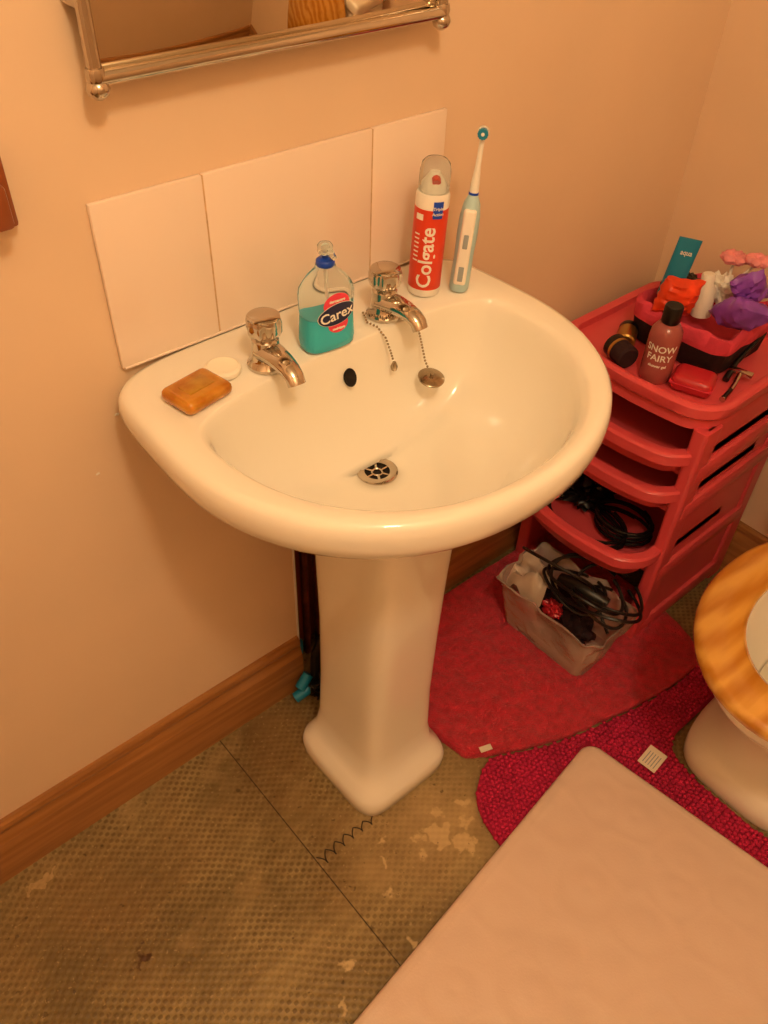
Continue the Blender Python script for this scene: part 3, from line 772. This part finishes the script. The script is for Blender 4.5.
mo = [(0.712,-0.376),(0.76,-0.394),(0.84,-0.432),(0.95,-0.464),(1.06,-0.489),(1.16,-0.502),(1.24,-0.497),(1.25,-0.535),(1.23,-0.566),(1.10,-0.566),(1.03,-0.568),(0.998,-0.59),(0.984,-0.64),(0.982,-0.705),(0.986,-0.80),(1.03,-0.846),(1.13,-0.85),(1.22,-0.86),
      (1.22,-0.96),(1.12,-0.99),(0.90,-1.00),(0.74,-0.99),(0.66,-0.93),(0.635,-0.80),(0.620,-0.62),(0.616,-0.50),(0.642,-0.418)]
P = catmull(mo, 6)
b = MB()
bm = bmesh.new(); vs = [bm.verts.new((p.x, p.y, 0.0006)) for p in P]; fc_ = bm.faces.new(vs)
ex = bmesh.ops.extrude_face_region(bm, geom=[fc_])
for e in ex['geom']:
    if isinstance(e, bmesh.types.BMVert): e.co.z = 0.008
bmesh.ops.triangulate(bm, faces=[f_ for f_ in bm.faces if len(f_.verts) > 4]); bm.verts.index_update()
b.add([v_.co.copy() for v_ in bm.verts], [[v_.index for v_ in f_.verts] for f_ in bm.faces], MAGENTA); bm.free()
def inside(x, y):
    c_ = False; n_ = len(P); j = n_-1
    for i in range(n_):
        if (P[i].y > y) != (P[j].y > y) and x < (P[j].x-P[i].x)*(y-P[i].y)/(P[j].y-P[i].y)+P[i].x: c_ = not c_
        j = i
    return c_
bm = bmesh.new(); bmesh.ops.create_icosphere(bm, subdivisions=1, radius=1); bm.verts.index_update()
ico = [v_.co.copy() for v_ in bm.verts]; icf = [[v_.index for v_ in f_.verts] for f_ in bm.faces]; bm.free()
gy = -1.0; row = 0
matx, maty, mth = 0.888, -0.470, math.radians(7.2)
while gy < -0.36:
    gx = 0.60 + (0.0045 if row % 2 else 0)
    while gx < 1.26:
        dx, dy = gx-matx, gy-maty
        lx = dx*math.cos(mth)+dy*math.sin(mth); ly = -dx*math.sin(mth)+dy*math.cos(mth)
        under = lx < 0.002 and ly < 0.002
        if inside(gx, gy) and not under:
            h = 0.005+random.uniform(-0.001, 0.001); jx, jy = random.uniform(-.0015,.0015), random.uniform(-.0015,.0015)
            b.add([Vector((v_.x*0.0050+gx+jx, v_.y*0.0050+gy+jy, v_.z*h+0.009)) for v_ in ico], icf, MAGENTA)
        gx += 0.0090
    gy += 0.0080; row += 1
b.build('toilet_contour_mat', 180)
b = MB()
LX, LY = 0.88, 0.62
def wq(d, z): return [(p[0], p[1], z) for p in rrect(-LX/2,-LY/2,LX/2+d,LY/2+d,0.030+d,0)]
b.loft([wq(-0.003,0.0), wq(0,0.002), wq(0,0.008), wq(-0.002,0.0105), wq(-0.006,0.012), wq(-0.013,0.0115), wq(-0.016,0.0105)], EMBOSS)
wm = b.build('rubber_bath_mat', 50)
wm.matrix_world = T(matx, maty, 0.0085) @ Matrix.Rotation(mth, 4, 'Z')
b = MB()
M = T(0.955,-0.572,0.019)@R('Z',5)
b.box((-0.03,-0.018,0),(0.018,0.018,0.0012), TAG, 0.0004, 1, M)
for k in range(5):
    b.box((-0.024,-0.012+k*0.0055,0.0012),(0.006,-0.0105+k*0.0055,0.0014), GREYRUB, 0, 1, M)
b.build('care_label')
b = MB(); b.box((-0.012,-0.006,0),(0.012,0.006,0.0012), TAG, 0.0004, 1, T(0.724,-0.358,0.019)@R('Z',-20)); b.build('fabric_tag')

# pen scribble
b = MB(); pts = []
for i in range(120):
    t = i/119; x = 0.360+0.122*t
    ph = (t*6.0) % 1.0; tri = 4*abs(ph-0.5)-1
    pts.append((x+0.003*math.sin(t*38), -0.324+0.011*tri*(1-0.35*t)+0.004*math.sin(t*3), 0.0005))
b.tube(pts, 0.0010, INK, 5); b.build('pen_scribble')

# ------------------------------------------------------------ toilet
TYC = -0.705
def egg(xf, xb, w, z, xm=None, n=64, pf=2.0, pb=2.4):
    xm = xm if xm is not None else xf+(xb-xf)*0.52; pts = []
    for j in range(n):
        t = 2*PI*j/n; c_, s_ = math.cos(t), math.sin(t)
        pw = pf if c_ < 0 else pb
        a = (xm-xf) if c_ < 0 else (xb-xm)
        pts.append((xm+math.copysign(abs(c_)**(2/pw), c_)*a, TYC+math.copysign(abs(s_)**(2/pw), s_)*w, z))
    return pts
b = MB()
b.loft([egg(.992,1.42,.132,0.0,pf=4), egg(.988,1.42,.134,.01,pf=4), egg(.990,1.42,.132,.040,pf=4), egg(1.002,1.42,.122,.052,pf=3.4), egg(1.022,1.42,.104,.075,pf=2.8), egg(1.022,1.42,.102,.16),
        egg(.985,1.42,.125,.22), egg(.915,1.42,.152,.29), egg(.86,1.41,.170,.35), egg(.835,1.40,.178,.385), egg(.83,1.40,.180,.405), egg(.836,1.39,.176,.412),
        egg(.880,1.27,.130,.412), egg(.89,1.255,.120,.395), egg(.93,1.22,.098,.31), egg(1.0,1.18,.06,.245), egg(1.03,1.15,.045,.225)], CERAMIC)
bowl = b.build('toilet_bowl', 60)
b = MB(); b.loft([egg(.975,1.195,.070,.265), egg(.975,1.195,.070,.267)], WATER); water = b.build('bowl_water')
b = MB()
xi, xo = (0.893, 1.215, .116), (.815, 1.265, .188)
def sr(t, z):
    return egg(xo[0]+(xi[0]-xo[0])*t, xo[1]+(xi[1]-xo[1])*t, xo[2]+(xi[2]-xo[2])*t, z)
rr = [sr(0.06,.416), sr(0,.421), sr(-0.01,.429), sr(0.03,.436), sr(0.14,.441), sr(.5,.443), sr(.85,.440), sr(.97,.435), sr(1.0,.428), sr(.96,.418), sr(0.06,.416)]
b.loft(rr, SEATW, False, False)
seat = b.build('toilet_seat', 60)
b = MB()
lr = lambda d, xoff: [(xoff, p[1]-TYC, (p[0]-0.818)) for p in egg(.818+d, 1.265-d, .186-d, 0)]
lr2 = [[(p[0], p[1], 0.447-p[2]) for p in r] for r in (lr(0.004,0.0), lr(0,0.004), lr(0,0.012), lr(0.004,0.016))]
b.loft(lr2, SEATW, True, True, T(1.283,TYC,0.425))
for s_ in (-0.07, 0.07): b.tube([(1.262,TYC+s_,0.432),(1.292,TYC+s_,0.432)], 0.009, CHROME, 12)
lid = b.build('toilet_lid', 60)
b = MB()
b.box((1.315,TYC-0.20,0.40),(1.505,TYC+0.20,0.76), CERAMIC, 0.02, 4); b.box((1.305,TYC-0.21,0.76),(1.507,TYC+0.21,0.795), CERAMIC, 0.012, 3)
b.tube([(1.31,TYC+0.14,0.70),(1.29,TYC+0.14,0.70),(1.287,TYC+0.09,0.695)], 0.006, CHROME, 10)
cis = b.build('cistern', 40)
toi = bpy.data.objects.new('toilet', None); scene.collection.objects.link(toi)
for o in (bowl, water, seat, lid, cis): o.parent = toi

# ------------------------------------------------------------ lights
lamp_x, lamp_y = 0.12, -1.12
b = MB(); b.lathe([(0.13,0.0),(0.13,-0.02),(0.115,-0.05),(0.07,-0.075),(0.01,-0.083)], GLOW, 40, T(lamp_x, lamp_y, H-0.002)); b.build('ceiling_lamp', 60)
ld = bpy.data.lights.new('lamp_light', 'POINT'); ld.energy = 28; ld.color = (1.0, 0.76, 0.47); ld.shadow_soft_size = 0.08
lo = bpy.data.objects.new('lamp_light', ld); lo.location = (lamp_x, lamp_y, H-0.18); scene.collection.objects.link(lo)
w = bpy.data.worlds.new('world'); scene.world = w; w.use_nodes = True
w.node_tree.nodes['Background'].inputs[0].default_value = (1, 0.8, 0.6, 1); w.node_tree.nodes['Background'].inputs[1].default_value = 0.2

# ------------------------------------------------------------ camera
f_ = 840.0
vx = Vector((1299,-738,f_)).normalized(); down = Vector((-39,888,f_)).normalized()
Z = -down; X = (vx - vx.dot(Z)*Z).normalized(); Y = Z.cross(X)
right = Vector((X[0],Y[0],Z[0])); dn = Vector((X[1],Y[1],Z[1])); fw = Vector((X[2],Y[2],Z[2]))
cam = bpy.data.cameras.new('camera'); cam.sensor_fit = 'VERTICAL'; cam.sensor_height = 36; cam.lens = f_/1024*36; cam.clip_start = 0.02
co = bpy.data.objects.new('camera', cam); scene.collection.objects.link(co)
mw = Matrix((( right.x, -dn.x, -fw.x, 0.0), (right.y, -dn.y, -fw.y, -0.84), (right.z, -dn.z, -fw.z, 1.413), (0,0,0,1)))
co.matrix_world = mw
scene.camera = co
